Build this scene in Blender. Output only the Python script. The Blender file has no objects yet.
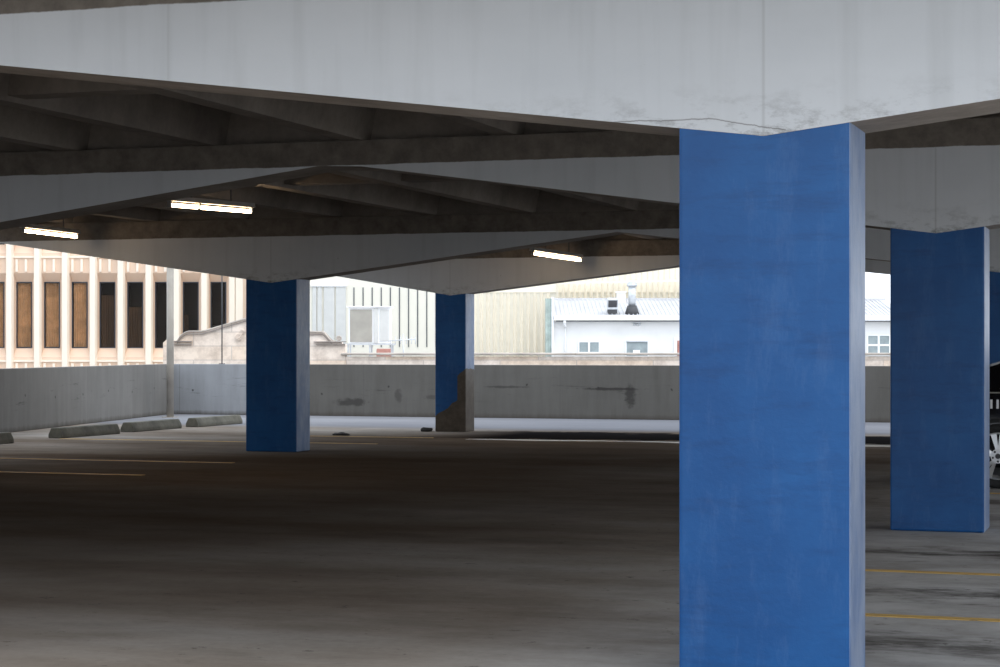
import bpy, bmesh, math, random
from mathutils import Vector, Matrix
random.seed(7)
S = bpy.context.scene
COL = S.collection
YAW = math.radians(-18.52)
CS, SN = math.cos(-YAW), math.sin(-YAW)
CAMZ = 1.476

def G(p, q, z=0.0):
    """garage grid coordinates (p across, q deep) to world metres"""
    return Vector((p*CS + q*SN, -p*SN + q*CS, z))

# ------------------------------------------------------------------ materials
def new_mat(name):
    m = bpy.data.materials.new(name); m.use_nodes = True
    nt = m.node_tree
    b = nt.nodes['Principled BSDF']
    return m, nt, b
def nd(nt, t, **kw):
    n = nt.nodes.new(t)
    for k, v in kw.items():
        if k in n.inputs: n.inputs[k].default_value = v
        else: setattr(n, k, v)
    return n
def coords(nt, scale=(1,1,1), loc=(0,0,0)):
    tc = nt.nodes.new('ShaderNodeTexCoord')
    mp = nt.nodes.new('ShaderNodeMapping')
    mp.inputs['Scale'].default_value = scale
    mp.inputs['Location'].default_value = loc
    nt.links.new(tc.outputs['Object'], mp.inputs['Vector'])
    return mp.outputs['Vector']
def ramp(nt, fac, stops):
    r = nt.nodes.new('ShaderNodeValToRGB')
    cr = r.color_ramp
    while len(cr.elements) < len(stops): cr.elements.new(0.5)
    for e, (pos, c) in zip(cr.elements, stops):
        e.position = pos
        e.color = (c, c, c, 1) if not isinstance(c, (tuple, list)) else (*c, 1)
    nt.links.new(fac, r.inputs['Fac'])
    return r.outputs['Color']
def noise(nt, vec, scale, detail=4, rough=0.55):
    n = nt.nodes.new('ShaderNodeTexNoise')
    n.inputs['Scale'].default_value = scale
    n.inputs['Detail'].default_value = detail
    n.inputs['Roughness'].default_value = rough
    nt.links.new(vec, n.inputs['Vector'])
    return n.outputs['Fac']
def mixc(nt, fac, a, b, mode='MIX'):
    m = nt.nodes.new('ShaderNodeMix'); m.data_type = 'RGBA'; m.blend_type = mode
    for sock, v in ((m.inputs['Factor'], fac), (m.inputs[6], a), (m.inputs[7], b)):
        if hasattr(v, 'node'): nt.links.new(v, sock)
        else: sock.default_value = v if isinstance(v, (int, float)) else (*v, 1)
    return m.outputs[2]
def math_(nt, op, a, b=0.0, clamp=False):
    m = nt.nodes.new('ShaderNodeMath'); m.operation = op; m.use_clamp = clamp
    for i, v in ((0, a), (1, b)):
        if hasattr(v, 'node'): nt.links.new(v, m.inputs[i])
        else: m.inputs[i].default_value = v
    return m.outputs[0]
def bump(nt, b, h, strength=0.3, dist=0.01):
    n = nt.nodes.new('ShaderNodeBump')
    n.inputs['Strength'].default_value = strength
    n.inputs['Distance'].default_value = dist
    nt.links.new(h, n.inputs['Height'])
    nt.links.new(n.outputs['Normal'], b.inputs['Normal'])

def simple(name, col, rough=0.6, metal=0.0, var=0.12, scale=4.0, spec=0.5):
    m, nt, b = new_mat(name)
    v = coords(nt)
    n = noise(nt, v, scale)
    lo = tuple(c*(1-var) for c in col); hi = tuple(min(1, c*(1+var)) for c in col)
    nt.links.new(ramp(nt, n, [(0.3, lo), (0.7, hi)]), b.inputs['Base Color'])
    b.inputs['Roughness'].default_value = rough
    b.inputs['Metallic'].default_value = metal
    b.inputs['Specular IOR Level'].default_value = spec
    return m

def mat_raw_concrete(name, dark, light, scale=1.2):
    m, nt, b = new_mat(name)
    v = coords(nt)
    n1 = noise(nt, v, scale, 6, 0.6)
    n2 = noise(nt, v, 14, 4, 0.7)
    c = ramp(nt, n1, [(0.3, dark), (0.7, light)])
    c = mixc(nt, 0.35, c, ramp(nt, n2, [(0.3, (.45,.45,.45)), (0.75, (1,1,1))]), 'MULTIPLY')
    nt.links.new(c, b.inputs['Base Color'])
    b.inputs['Roughness'].default_value = 0.9
    b.inputs['Specular IOR Level'].default_value = 0.25
    bump(nt, b, n2, 0.4, 0.01)
    return m

def mat_beam_paint(name, line, crack, joints):
    """grey-white paint up to a ragged line, bare brown concrete above; streaks, pits and pour joints"""
    m, nt, b = new_mat(name)
    v = coords(nt)
    sep = nt.nodes.new('ShaderNodeSeparateXYZ'); nt.links.new(v, sep.inputs[0])
    x, z = sep.outputs['X'], sep.outputs['Z']
    nA = noise(nt, coords(nt, (0.5, 0.5, 0.9)), 1.0, 5, 0.6)
    nS = noise(nt, coords(nt, (5, 5, 0.35)), 1.0, 4, 0.6)
    paint = ramp(nt, nA, [(0.3, (.56,.575,.59)), (0.7, (.64,.65,.66))])
    paint = mixc(nt, 0.5, paint, ramp(nt, nS, [(0.25, (.78,.78,.77)), (0.5, (1,1,1))]), 'MULTIPLY')
    # scuffs and pits
    sc = ramp(nt, noise(nt, coords(nt, (3.5, 3.5, 9)), 1.0, 8, 0.75), [(0.68, 0.0), (0.78, 1.0)])
    paint = mixc(nt, sc, paint, (.24,.22,.20))
    vo = nt.nodes.new('ShaderNodeTexVoronoi'); vo.inputs['Scale'].default_value = 2.2
    nt.links.new(v, vo.inputs['Vector'])
    pit = ramp(nt, vo.outputs['Distance'], [(0.025, 1.0), (0.045, 0.0)])
    paint = mixc(nt, math_(nt, 'MULTIPLY', pit, 0.8), paint, (.12,.11,.10))
    # pour joints every 3.6 m starting over the column axis
    jx = None
    for j in joints:
        dj = math_(nt, 'ABSOLUTE', math_(nt, 'SUBTRACT', x, j))
        jx = dj if jx is None else math_(nt, 'MINIMUM', jx, dj)
    jl = ramp(nt, jx, [(0.003, 1.0), (0.009, 0.0)])
    jl = math_(nt, 'MULTIPLY', jl, ramp(nt, nS, [(0.35, 0.08), (0.6, 0.30)]))
    paint = mixc(nt, jl, paint, (.18,.17,.15))
    # hairline crack running low on the face
    if crack:
        u = math_(nt, 'DIVIDE', math_(nt, 'SUBTRACT', -1.6, x), 0.35, True)
        cz = math_(nt, 'ADD', 2.414, math_(nt, 'MULTIPLY', u, 0.062))
        cz = math_(nt, 'ADD', cz, math_(nt, 'MULTIPLY', noise(nt, coords(nt, (5,0,0)), 1.0, 6, 0.7), 0.035))
        ck = math_(nt, 'ABSOLUTE', math_(nt, 'SUBTRACT', z, cz))
        ck = ramp(nt, ck, [(0.0012, .9), (0.004, 0.0)])
        ck = math_(nt, 'MULTIPLY', ck, math_(nt, 'MULTIPLY', math_(nt, 'LESS_THAN', x, -1.6), math_(nt, 'GREATER_THAN', x, -2.75)))
        paint = mixc(nt, ck, paint, (.16,.15,.14))
    # dark smudges along the lower arris over the columns
    low = math_(nt, 'SUBTRACT', 1.0, math_(nt, 'MULTIPLY', math_(nt, 'SUBTRACT', z, 2.40), 3.2), True)
    sm = ramp(nt, noise(nt, coords(nt, (4, 4, 9), (7,0,2)), 1.0, 8, 0.75), [(0.50, 0.0), (0.62, 0.8)])
    paint = mixc(nt, math_(nt, 'MULTIPLY', math_(nt, 'MULTIPLY', low, low), sm), paint, (.13,.12,.11))
    bare = ramp(nt, noise(nt, v, 5, 6, 0.7), [(0.3, (.10,.085,.07)), (0.7, (.22,.19,.16))])
    edge = math_(nt, 'ADD', line-0.012, math_(nt, 'MULTIPLY', noise(nt, coords(nt, (2.2,2.2,2.2)), 1.0, 6, 0.7), 0.03))
    fac = ramp(nt, math_(nt, 'ADD', math_(nt, 'MULTIPLY', math_(nt, 'SUBTRACT', z, edge), 60), 0.5, True), [(0.3, 0.0), (0.7, 1.0)])
    nt.links.new(mixc(nt, fac, paint, bare), b.inputs['Base Color'])
    b.inputs['Roughness'].default_value = 0.75
    b.inputs['Specular IOR Level'].default_value = 0.3
    bump(nt, b, noise(nt, v, 9, 5, 0.7), 0.12, 0.01)
    return m

def mat_column(name, seed, spall=None):
    m, nt, b = new_mat(name)
    v = coords(nt, (1,1,1), (seed*3.1, seed, 0))
    n1 = noise(nt, v, 1.6, 5, 0.6)
    n2 = noise(nt, v, 22, 5, 0.7)
    c = ramp(nt, n1, [(0.35, (.010,.075,.235)), (0.65, (.015,.105,.305))])
    # scuffed paler rubs high on the face
    rub = ramp(nt, noise(nt, coords(nt, (6, 6, 1.6), (seed, 2, 0)), 1.3, 8, 0.75), [(0.52, 0.0), (0.70, 1.0)])
    c = mixc(nt, math_(nt, 'MULTIPLY', rub, 0.10), c, (.22,.33,.55))
    dk = ramp(nt, noise(nt, coords(nt, (1.2, 1.2, 6), (seed*2, 0, 5)), 1.6, 6, 0.7), [(0.50, 0.0), (0.68, 1.0)])
    c = mixc(nt, math_(nt, 'MULTIPLY', dk, 0.35), c, (.010,.035,.12))
    # grazing sky reflection painted as a mottled pale tone over the +x side
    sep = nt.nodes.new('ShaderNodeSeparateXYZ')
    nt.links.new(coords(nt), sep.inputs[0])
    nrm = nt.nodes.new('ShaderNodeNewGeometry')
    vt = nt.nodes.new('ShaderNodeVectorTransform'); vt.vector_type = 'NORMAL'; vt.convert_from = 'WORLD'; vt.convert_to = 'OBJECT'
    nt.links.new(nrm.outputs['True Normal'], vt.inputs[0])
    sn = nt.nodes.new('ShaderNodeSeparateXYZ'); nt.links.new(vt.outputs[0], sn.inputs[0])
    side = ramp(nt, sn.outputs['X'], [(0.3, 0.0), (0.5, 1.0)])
    glare = ramp(nt, noise(nt, coords(nt, (3, 3, 1.2), (seed*5, 0, 0)), 1.7, 7, 0.7), [(0.32, 0.35), (0.62, 1.0)])
    c = mixc(nt, math_(nt, 'MULTIPLY', side, math_(nt, 'MULTIPLY', glare, 0.75)), c, (.33,.38,.48))
    if spall:
        zt = sep.outputs['Z']; xx = sep.outputs['X']
        # bare concrete patch climbing towards the right arris
        lim = math_(nt, 'ADD', 0.18, math_(nt, 'MULTIPLY', math_(nt, 'ADD', xx, 0.28), 0.75))
        lim = math_(nt, 'ADD', lim, math_(nt, 'MULTIPLY', math_(nt, 'GREATER_THAN', xx, 0.13), 0.42))
        lim = math_(nt, 'ADD', lim, math_(nt, 'MULTIPLY', noise(nt, v, 5, 5, 0.6), 0.16))
        f = math_(nt, 'LESS_THAN', zt, lim)
        bare = ramp(nt, noise(nt, v, 7, 6, 0.7), [(0.3, (.055,.042,.03)), (0.7, (.12,.098,.075))])
        c = mixc(nt, f, c, bare)
    nt.links.new(c, b.inputs['Base Color'])
    b.inputs['Roughness'].default_value = 0.38
    b.inputs['Specular IOR Level'].default_value = 0.28
    bump(nt, b, n2, 0.25, 0.006)
    return m

def mat_floor():
    m, nt, b = new_mat('deck_concrete')
    v = coords(nt)
    sep = nt.nodes.new('ShaderNodeSeparateXYZ'); nt.links.new(v, sep.inputs[0])
    p, q = sep.outputs['X'], sep.outputs['Y']
    n1 = noise(nt, coords(nt, (0.13, 0.30, 1)), 1.0, 6, 0.6)
    n2 = noise(nt, coords(nt, (1.1, 1.5, 1)), 1.0, 6, 0.7)
    n3 = noise(nt, v, 18, 4, 0.7)
    c = ramp(nt, n1, [(0.36, (.22,.172,.135)), (0.5, (.345,.295,.25)), (0.64, (.45,.41,.37))])
    c = mixc(nt, 0.55, c, ramp(nt, n2, [(0.3, (.55,.54,.52)), (0.6, (1,1,1))]), 'MULTIPLY')
    c = mixc(nt, 0.3, c, ramp(nt, n3, [(0.3, (.6,.6,.6)), (0.7, (1,1,1))]), 'MULTIPLY')
    pr_ = ramp(nt, math_(nt, 'MULTIPLY', math_(nt, 'ADD', p, 3.4), .6, True), [(0.0, 0.0), (1.0, .65)])  # light from the open right side put into the deck colour
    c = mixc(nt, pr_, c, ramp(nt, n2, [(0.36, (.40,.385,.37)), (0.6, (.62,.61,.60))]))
    spk = ramp(nt, noise(nt, coords(nt, (5,5,1), (3,1,0)), 1.0, 6, .8), [(0.60, 0.0), (0.68, .7)])
    c = mixc(nt, spk, c, (.08,.07,.06))
    # oil drips in the middle of each bay on the right hand side
    nn = noise(nt, coords(nt, (1.0, 2.2, 1), (5,2,0)), 1.0, 6, 0.7)
    for qc, w, k in ((10.05,.55,.75),(12.2,.50,.85),(14.55,.45,.95),(17.6,.7,.6),(19.6,.5,.6)):
        d = math_(nt, 'DIVIDE', math_(nt, 'ABSOLUTE', math_(nt, 'SUBTRACT', q, qc)), w)
        pm = ramp(nt, math_(nt, 'MULTIPLY', math_(nt, 'ADD', p, 2.6), 1.2, True), [(0.0, 0.15), (1.0, 1.0)])
        f = math_(nt, 'SUBTRACT', math_(nt, 'SUBTRACT', math_(nt, 'MULTIPLY', nn, 2.4), 0.50), math_(nt, 'MULTIPLY', d, 0.50))
        f = ramp(nt, f, [(0.35, 0.0), (0.75, k)])
        c = mixc(nt, math_(nt, 'MULTIPLY', f, pm), c, (.055,.047,.040))
    # tyre-darkened aisle
    d = math_(nt, 'ABSOLUTE', math_(nt, 'SUBTRACT', p, -9.0))
    f = ramp(nt, math_(nt, 'DIVIDE', d, 8.0), [(0.2, 0.62), (0.72, 0.0)])
    c = mixc(nt, f, c, (.085,.059,.041))
    # tarry band in front of the open edge strip
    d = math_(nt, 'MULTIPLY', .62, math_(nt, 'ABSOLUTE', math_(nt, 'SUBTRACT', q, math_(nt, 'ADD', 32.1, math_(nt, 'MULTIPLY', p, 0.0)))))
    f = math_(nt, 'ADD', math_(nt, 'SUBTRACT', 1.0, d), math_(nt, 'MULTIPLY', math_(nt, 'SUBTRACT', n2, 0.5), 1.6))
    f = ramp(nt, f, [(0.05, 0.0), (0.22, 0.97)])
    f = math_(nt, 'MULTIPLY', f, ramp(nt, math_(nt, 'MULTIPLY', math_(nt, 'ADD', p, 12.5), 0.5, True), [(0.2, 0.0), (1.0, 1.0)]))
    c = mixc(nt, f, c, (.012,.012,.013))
    # bluish sky light put into the deck colour beyond the roof edge
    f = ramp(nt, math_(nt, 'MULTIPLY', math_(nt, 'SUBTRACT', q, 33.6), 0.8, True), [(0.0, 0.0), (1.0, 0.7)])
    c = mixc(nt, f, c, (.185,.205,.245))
    nt.links.new(c, b.inputs['Base Color'])
    nt.links.new(ramp(nt, n2, [(0.3, .52), (0.7, .8)]), b.inputs['Roughness'])
    b.inputs['Specular IOR Level'].default_value = 0.0
    bump(nt, b, n3, 0.25, 0.006)
    return m

def mat_parapet(name, tint):
    m, nt, b = new_mat(name)
    v = coords(nt)
    sep = nt.nodes.new('ShaderNodeSeparateXYZ'); nt.links.new(v, sep.inputs[0])
    x, z = sep.outputs['X'], sep.outputs['Z']
    n1 = noise(nt, coords(nt, (0.6, 0.6, 1.2)), 1.0, 6, 0.6)
    n2 = noise(nt, coords(nt, (4, 4, 0.6)), 1.0, 5, 0.65)
    c = ramp(nt, n1, [(0.3, tuple(t*.85 for t in tint)), (0.7, tint)])
    c = mixc(nt, 0.5, c, ramp(nt, n2, [(0.3, (.68,.68,.66)), (0.6, (1,1,1))]), 'MULTIPLY')
    # form-tie holes in two courses
    fx = math_(nt, 'SUBTRACT', math_(nt, 'PINGPONG', math_(nt, 'ADD', x, 100.3), 1.55), 0.775)
    zz = math_(nt, 'SUBTRACT', math_(nt, 'PINGPONG', math_(nt, 'ADD', z, 0.08), 0.28), 0.14)
    zz = math_(nt, 'SUBTRACT', z, math_(nt, 'ADD', .62, math_(nt, 'MULTIPLY', math_(nt, 'SUBTRACT', noise(nt, coords(nt, (.9,0,0)), 1.0, 2), .5), 1.0)))
    dd = math_(nt, 'SQRT', math_(nt, 'ADD', math_(nt, 'MULTIPLY', fx, fx), math_(nt, 'MULTIPLY', zz, zz)))
    c = mixc(nt, ramp(nt, dd, [(0.016, 0.85), (0.030, 0.0)]), c, (.04,.038,.035))
    # bumper scuffs: long horizontal dark rubs between 0.35 and 0.8 m
    sc = noise(nt, coords(nt, (0.9, 0.9, 11)), 1.0, 7, 0.75)
    band = ramp(nt, z, [(0.30, 0.0), (0.45, 1.0), (0.75, 1.0), (0.9, 0.0)])
    c = mixc(nt, math_(nt, 'MULTIPLY', band, ramp(nt, sc, [(0.58, 0.0), (0.68, 0.75)])), c, (.05,.047,.043))
    for (ex, ez, rx, rz, k) in ((-10.5,.46,.13,.26,.75),(-10.9,.62,.75,.035,.85),(-13.2,.65,.5,.03,.6),(-16.7,.30,.42,.10,.7),(-15.6,.45,.10,.16,.45),(-14.6,.42,.5,.06,.4)):
        ax = math_(nt, 'DIVIDE', math_(nt, 'SUBTRACT', x, ex), rx); az = math_(nt, 'DIVIDE', math_(nt, 'SUBTRACT', z, ez), rz)
        e = math_(nt, 'ADD', math_(nt, 'MULTIPLY', ax, ax), math_(nt, 'MULTIPLY', az, az))
        e = math_(nt, 'ADD', e, math_(nt, 'MULTIPLY', math_(nt, 'SUBTRACT', noise(nt, coords(nt, (5,5,8)), 1.0, 5, .7), .5), 3.0))
        c = mixc(nt, ramp(nt, e, [(0.3, k), (1.1, 0.0)]), c, (.035,.032,.03))
    # pour joints
    jx = math_(nt, 'PINGPONG', math_(nt, 'ADD', x, 60.4), 2.2)
    c = mixc(nt, ramp(nt, jx, [(0.006, 0.35), (0.016, 0.0)]), c, (.09,.085,.08))
    # grime at the foot
    ft = math_(nt, 'ADD', z, math_(nt, 'MULTIPLY', n2, 0.12))
    c = mixc(nt, ramp(nt, ft, [(0.06, 0.85), (0.16, 0.0)]), c, (.07,.06,.05))
    nt.links.new(c, b.inputs['Base Color'])
    b.inputs['Roughness'].default_value = 0.9
    b.inputs['Specular IOR Level'].default_value = 0.25
    bump(nt, b, noise(nt, v, 12, 4, .7), 0.2, 0.01)
    return m

def mat_line(name):
    m, nt, b = new_mat(name)
    n = noise(nt, coords(nt, (3, 8, 1)), 1.5, 7, 0.75)
    c = ramp(nt, n, [(0.30, (.25,.19,.11)), (0.45, (.62,.38,.10)), (0.8, (.75,.48,.14))])
    nt.links.new(c, b.inputs['Base Color']); b.inputs['Roughness'].default_value = .7
    return m

def mat_stone(name):
    m, nt, b = new_mat(name)
    v = coords(nt)
    br = nt.nodes.new('ShaderNodeTexBrick')
    mp = nt.nodes.new('ShaderNodeMapping'); mp.inputs['Rotation'].default_value = (math.pi/2, 0, 0)
    nt.links.new(v, mp.inputs['Vector']); nt.links.new(mp.outputs['Vector'], br.inputs['Vector'])
    br.inputs['Color1'].default_value = (.84,.68,.54,1); br.inputs['Color2'].default_value = (.86,.76,.68,1)
    br.inputs['Mortar'].default_value = (.62,.53,.47,1)
    br.inputs['Scale'].default_value = 1.0; br.inputs['Brick Width'].default_value = 2.3
    br.inputs['Row Height'].default_value = 0.42; br.inputs['Mortar Size'].default_value = 0.012
    n = noise(nt, v, 2.2, 7, .7)
    c = mixc(nt, 0.65, br.outputs['Color'], ramp(nt, n, [(0.35, (.50,.45,.42)), (0.6, (1,1,1))]), 'MULTIPLY')
    nt.links.new(c, b.inputs['Base Color']); b.inputs['Roughness'].default_value = .85
    return m

M = {}
M['raw'] = mat_raw_concrete('bare_concrete', (.22,.185,.155), (.42,.37,.32))
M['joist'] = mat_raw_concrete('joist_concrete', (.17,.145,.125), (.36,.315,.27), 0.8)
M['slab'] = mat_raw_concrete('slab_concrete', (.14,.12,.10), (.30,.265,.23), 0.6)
M['stop'] = mat_raw_concrete('kerb_concrete', (.10,.095,.075), (.24,.225,.185), 2.5)
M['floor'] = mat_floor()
M['parapet'] = mat_parapet('parapet_concrete', (.135,.128,.118))
M['parapet_l'] = mat_parapet('parapet_concrete_left', (.20,.192,.182))
M['parapet_w'] = mat_parapet('parapet_concrete_pale', (.33,.34,.36))
M['line'] = mat_line('yellow_road_paint')
M['pale'] = simple('pale_joint_sealant', (.62,.56,.48), .6, var=.35, scale=1.5)
M['stone'] = mat_stone('weathered_pink_stone')
M['cap'] = simple('coping_stone', (.60,.53,.47), .85, var=.28, scale=1.1)
M['seam'] = simple('grimy_moulding', (.34,.29,.26), .85, var=.3, scale=1.5)
M['precast'] = simple('tan_precast', (.80,.60,.46), .85, var=.06, scale=.5)
M['fin'] = simple('cream_precast', (.93,.82,.70), .85, var=.04, scale=.5)
M['wframe'] = simple('bronze_window_frame', (.035,.04,.055), .45)
M['room'] = simple('unlit_room', (.022,.016,.013), .9)
M['curtain_and_reflection'] = simple('tan_curtain', (.78,.60,.42), .9, var=.2, scale=3)
M['pane_reflection'] = simple('brown_pane_reflection', (.13,.09,.06), .9, var=.25, scale=3)
M['cream'] = simple('cream_metal_siding', (.90,.83,.70), .6, var=.05, scale=.4)
M['creamw'] = simple('off_white_metal_siding', (.78,.745,.65), .6, var=.04, scale=.4)
M['gap'] = simple('dark_gap', (.09,.10,.11), .8)
M['bluegrey'] = simple('blue_grey_metal_panel', (.60,.60,.58), .55, var=.05)
M['white'] = simple('white_painted_wall', (.80,.79,.77), .8, var=.05, scale=1.2)
M['whitetrim'] = simple('white_trim', (.90,.90,.90), .6, var=.03)
M['roofm'] = simple('pale_metal_roof', (.58,.58,.60), .6, var=.10, scale=.9)
M['green'] = simple('green_grey_corrugated', (.38,.45,.42), .7, var=.2)
M['tin'] = simple('galvanised_steel', (.62,.64,.66), .4, .6, var=.15)
M['darkm'] = simple('dark_metal', (.06,.06,.065), .6)
M['hutpanel'] = simple('taupe_panel', (.36,.34,.30), .8, var=.15, scale=2)
M['rust'] = simple('red_brown_paint', (.42,.20,.16), .7, var=.2)
M['post'] = simple('cream_post_paint', (.34,.31,.27), .6, var=.25, scale=2.0)
M['housing'] = simple('fixture_enamel', (.35,.34,.32), .5)
M['asphalt'] = simple('street_asphalt', (.16,.16,.16), .9, var=.2, scale=.3)
M['black'] = simple('black_car_paint', (.006,.006,.008), .18, var=.1, spec=.6)
M['rubber'] = simple('tyre_rubber', (.018,.018,.018), .8)
M['alloy'] = simple('silver_alloy', (.72,.72,.73), .28, .85, var=.05)
M['redlamp'] = simple('red_lamp_lens', (.35,.01,.01), .2)
M['clearlamp'] = simple('clear_lamp_lens', (.7,.7,.72), .15)
M['lettering'] = simple('white_vinyl', (.85,.85,.85), .6, var=.02)
M['rubble'] = simple('dark_rubble', (.04,.037,.035), .95, var=.4, scale=20)
# window glass: clear sheet with a mirror coat
def glass(name, refl, tint=(1,1,1)):
    m = bpy.data.materials.new(name); m.use_nodes = True; nt = m.node_tree
    for n in list(nt.nodes): nt.nodes.remove(n)
    o = nt.nodes.new('ShaderNodeOutputMaterial'); mx = nt.nodes.new('ShaderNodeMixShader')
    t = nt.nodes.new('ShaderNodeBsdfTransparent'); t.inputs[0].default_value = (*tint, 1)
    g = nt.nodes.new('ShaderNodeBsdfGlossy'); g.inputs['Roughness'].default_value = .03
    mx.inputs[0].default_value = refl
    nt.links.new(t.outputs[0], mx.inputs[1]); nt.links.new(g.outputs[0], mx.inputs[2]); nt.links.new(mx.outputs[0], o.inputs[0])
    return m
M['glass'] = glass('office_glass', .006, (.9,.85,.8))
M['hglass'] = simple('dusty_pane', (.30,.35,.36), .25, var=.2, scale=3)
M['carglass'] = simple('tinted_car_glass', (.012,.013,.015), .05, var=.1, spec=.8)
def emis(name, col, st):
    m = bpy.data.materials.new(name); m.use_nodes = True; nt = m.node_tree
    for n in list(nt.nodes): nt.nodes.remove(n)
    o = nt.nodes.new('ShaderNodeOutputMaterial'); e = nt.nodes.new('ShaderNodeEmission')
    e.inputs[0].default_value = (*col, 1); e.inputs[1].default_value = st
    nt.links.new(e.outputs[0], o.inputs[0]); return m
M['tube'] = emis('lit_tube', (1.0, .72, .45), 26.0)

# ------------------------------------------------------------------ mesh helpers
def bm_box(bm, x0, x1, y0, y1, z0, z1, bev=0.0, mi=0):
    vs = [bm.verts.new((x, y, z)) for z in (z0, z1) for y in (y0, y1) for x in (x0, x1)]
    fs = []
    for f in ((0,2,3,1),(4,5,7,6),(0,1,5,4),(2,6,7,3),(0,4,6,2),(1,3,7,5)):
        fc = bm.faces.new([vs[i] for i in f]); fc.material_index = mi; fs.append(fc)
    if bev:
        es = list({e for f in fs for e in f.edges})
        r = bmesh.ops.bevel(bm, geom=es, offset=bev, segments=2, profile=.6, affect='EDGES')
        for f in r['faces']: f.material_index = mi
    return fs
def bm_prism(bm, poly, axis, a, b_, mi_cap=0, mi_side=0):
    """poly = [(u,v)...] counter-clockwise; axis 'y': u=x v=z ; axis 'z': u=x v=y ; axis 'x': u=y v=z"""
    def pt(u, v, w):
        return (u, w, v) if axis == 'y' else (u, v, w) if axis == 'z' else (w, u, v)
    A = [bm.verts.new(pt(u, v, a)) for u, v in poly]
    B = [bm.verts.new(pt(u, v, b_)) for u, v in poly]
    n = len(poly)
    f = bm.faces.new(A); f.material_index = mi_cap
    f = bm.faces.new(B[::-1]); f.material_index = mi_cap
    for i in range(n):
        f = bm.faces.new((A[i], B[i], B[(i+1) % n], A[(i+1) % n])); f.material_index = mi_side
def bm_cyl(bm, p0, p1, r0, r1=None, n=16, mi=0, cap=True):
    r1 = r0 if r1 is None else r1
    p0, p1 = Vector(p0), Vector(p1); d = (p1-p0).normalized()
    a = d.orthogonal().normalized(); c = d.cross(a)
    A = [bm.verts.new(p0 + (a*math.cos(t)+c*math.sin(t))*r0) for t in [2*math.pi*i/n for i in range(n)]]
    B = [bm.verts.new(p1 + (a*math.cos(t)+c*math.sin(t))*r1) for t in [2*math.pi*i/n for i in range(n)]]
    for i in range(n):
        f = bm.faces.new((A[i], A[(i+1) % n], B[(i+1) % n], B[i])); f.material_index = mi; f.smooth = True
    if cap:
        bm.faces.new(A[::-1]).material_index = mi; bm.faces.new(B).material_index = mi
def BM(): return bmesh.new()
def make(name, bm, mats, parent=None, loc=None, rot=None, recalc=True):
    if recalc: bmesh.ops.recalc_face_normals(bm, faces=bm.faces)
    me = bpy.data.meshes.new(name); bm.to_mesh(me); bm.free()
    for m in (mats if isinstance(mats, (list, tuple)) else [mats]): me.materials.append(m)
    o = bpy.data.objects.new(name, me); COL.objects.link(o)
    if parent: o.parent = parent
    if loc is not None: o.location = loc
    if rot is not None: o.rotation_euler = (0, 0, rot)
    return o
def tag(o, label, cat, group=None):
    o['label'] = label; o['category'] = cat
    if group: o['group'] = group
    return o
def thing(name, label, cat, loc, rot=0.0, group=None):
    o = bpy.data.objects.new(name, None); COL.objects.link(o)
    o.location = loc; o.rotation_euler = (0, 0, rot); o.empty_display_size = .2
    return tag(o, label, cat, group)
def struct(o): o['kind'] = 'structure'; return o

# ------------------------------------------------------------------ camera
cam = bpy.data.cameras.new('camera'); co = bpy.data.objects.new('camera', cam); COL.objects.link(co)
co.location = (0, 0, CAMZ); co.rotation_euler = (math.pi/2, 0, 0)
cam.sensor_width = 36; cam.lens = 72.0; cam.shift_y = 0.014
cam.clip_end = 800
S.camera = co

# ------------------------------------------------------------------ world: bright overcast
w = bpy.data.worlds.new('overcast'); w.use_nodes = True; S.world = w
nt = w.node_tree; bg = nt.nodes['Background']
tc = nt.nodes.new('ShaderNodeTexCoord'); sp = nt.nodes.new('ShaderNodeSeparateXYZ')
nt.links.new(tc.outputs['Generated'], sp.inputs[0])
r = nt.nodes.new('ShaderNodeValToRGB')
r.color_ramp.elements[0].position = 0.0; r.color_ramp.elements[0].color = (.82,.88,.95,1)
r.color_ramp.elements[1].position = 0.7; r.color_ramp.elements[1].color = (.80,.89,1.0,1)
nt.links.new(sp.outputs['Z'], r.inputs['Fac']); nt.links.new(r.outputs['Color'], bg.inputs['Color'])
bg.inputs['Strength'].default_value = 2.05
# low hazy sun, from behind and to the right of the viewer, very soft
sl = bpy.data.lights.new('hazy_sun', 'SUN'); sl.energy = 1.1; sl.angle = math.radians(25); sl.color = (1, .93, .82)
so = bpy.data.objects.new('hazy_sun', sl); COL.objects.link(so)
so.rotation_euler = Vector((-0.50, 0.55, -1.0)).to_track_quat('-Z', 'Y').to_euler(); so.location = (30, -40, 60)

S.view_settings.view_transform = 'Standard'; S.view_settings.look = 'None'
S.view_settings.gamma = 1.0; S.view_settings.use_curve_mapping = False
S.view_settings.exposure = 0.0

# ------------------------------------------------------------------ deck floor
bm = BM(); bm_box(bm, -30, 30, -14, 40.0, -0.35, 0)
# cut to a skewed left edge by rebuilding: simple polygon prism instead
bm.free(); bm = BM()
bm_prism(bm, [(-10.2, -14), (30, -14), (30, 40.0), (-21.2, 40.0)], 'z', -0.35, 0)
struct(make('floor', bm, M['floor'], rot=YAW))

# ------------------------------------------------------------------ street far below
bm = BM(); bm_box(bm, -260, 260, -60, 420, -9.6, -9.4)
struct(make('ground', bm, M['asphalt']))

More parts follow.
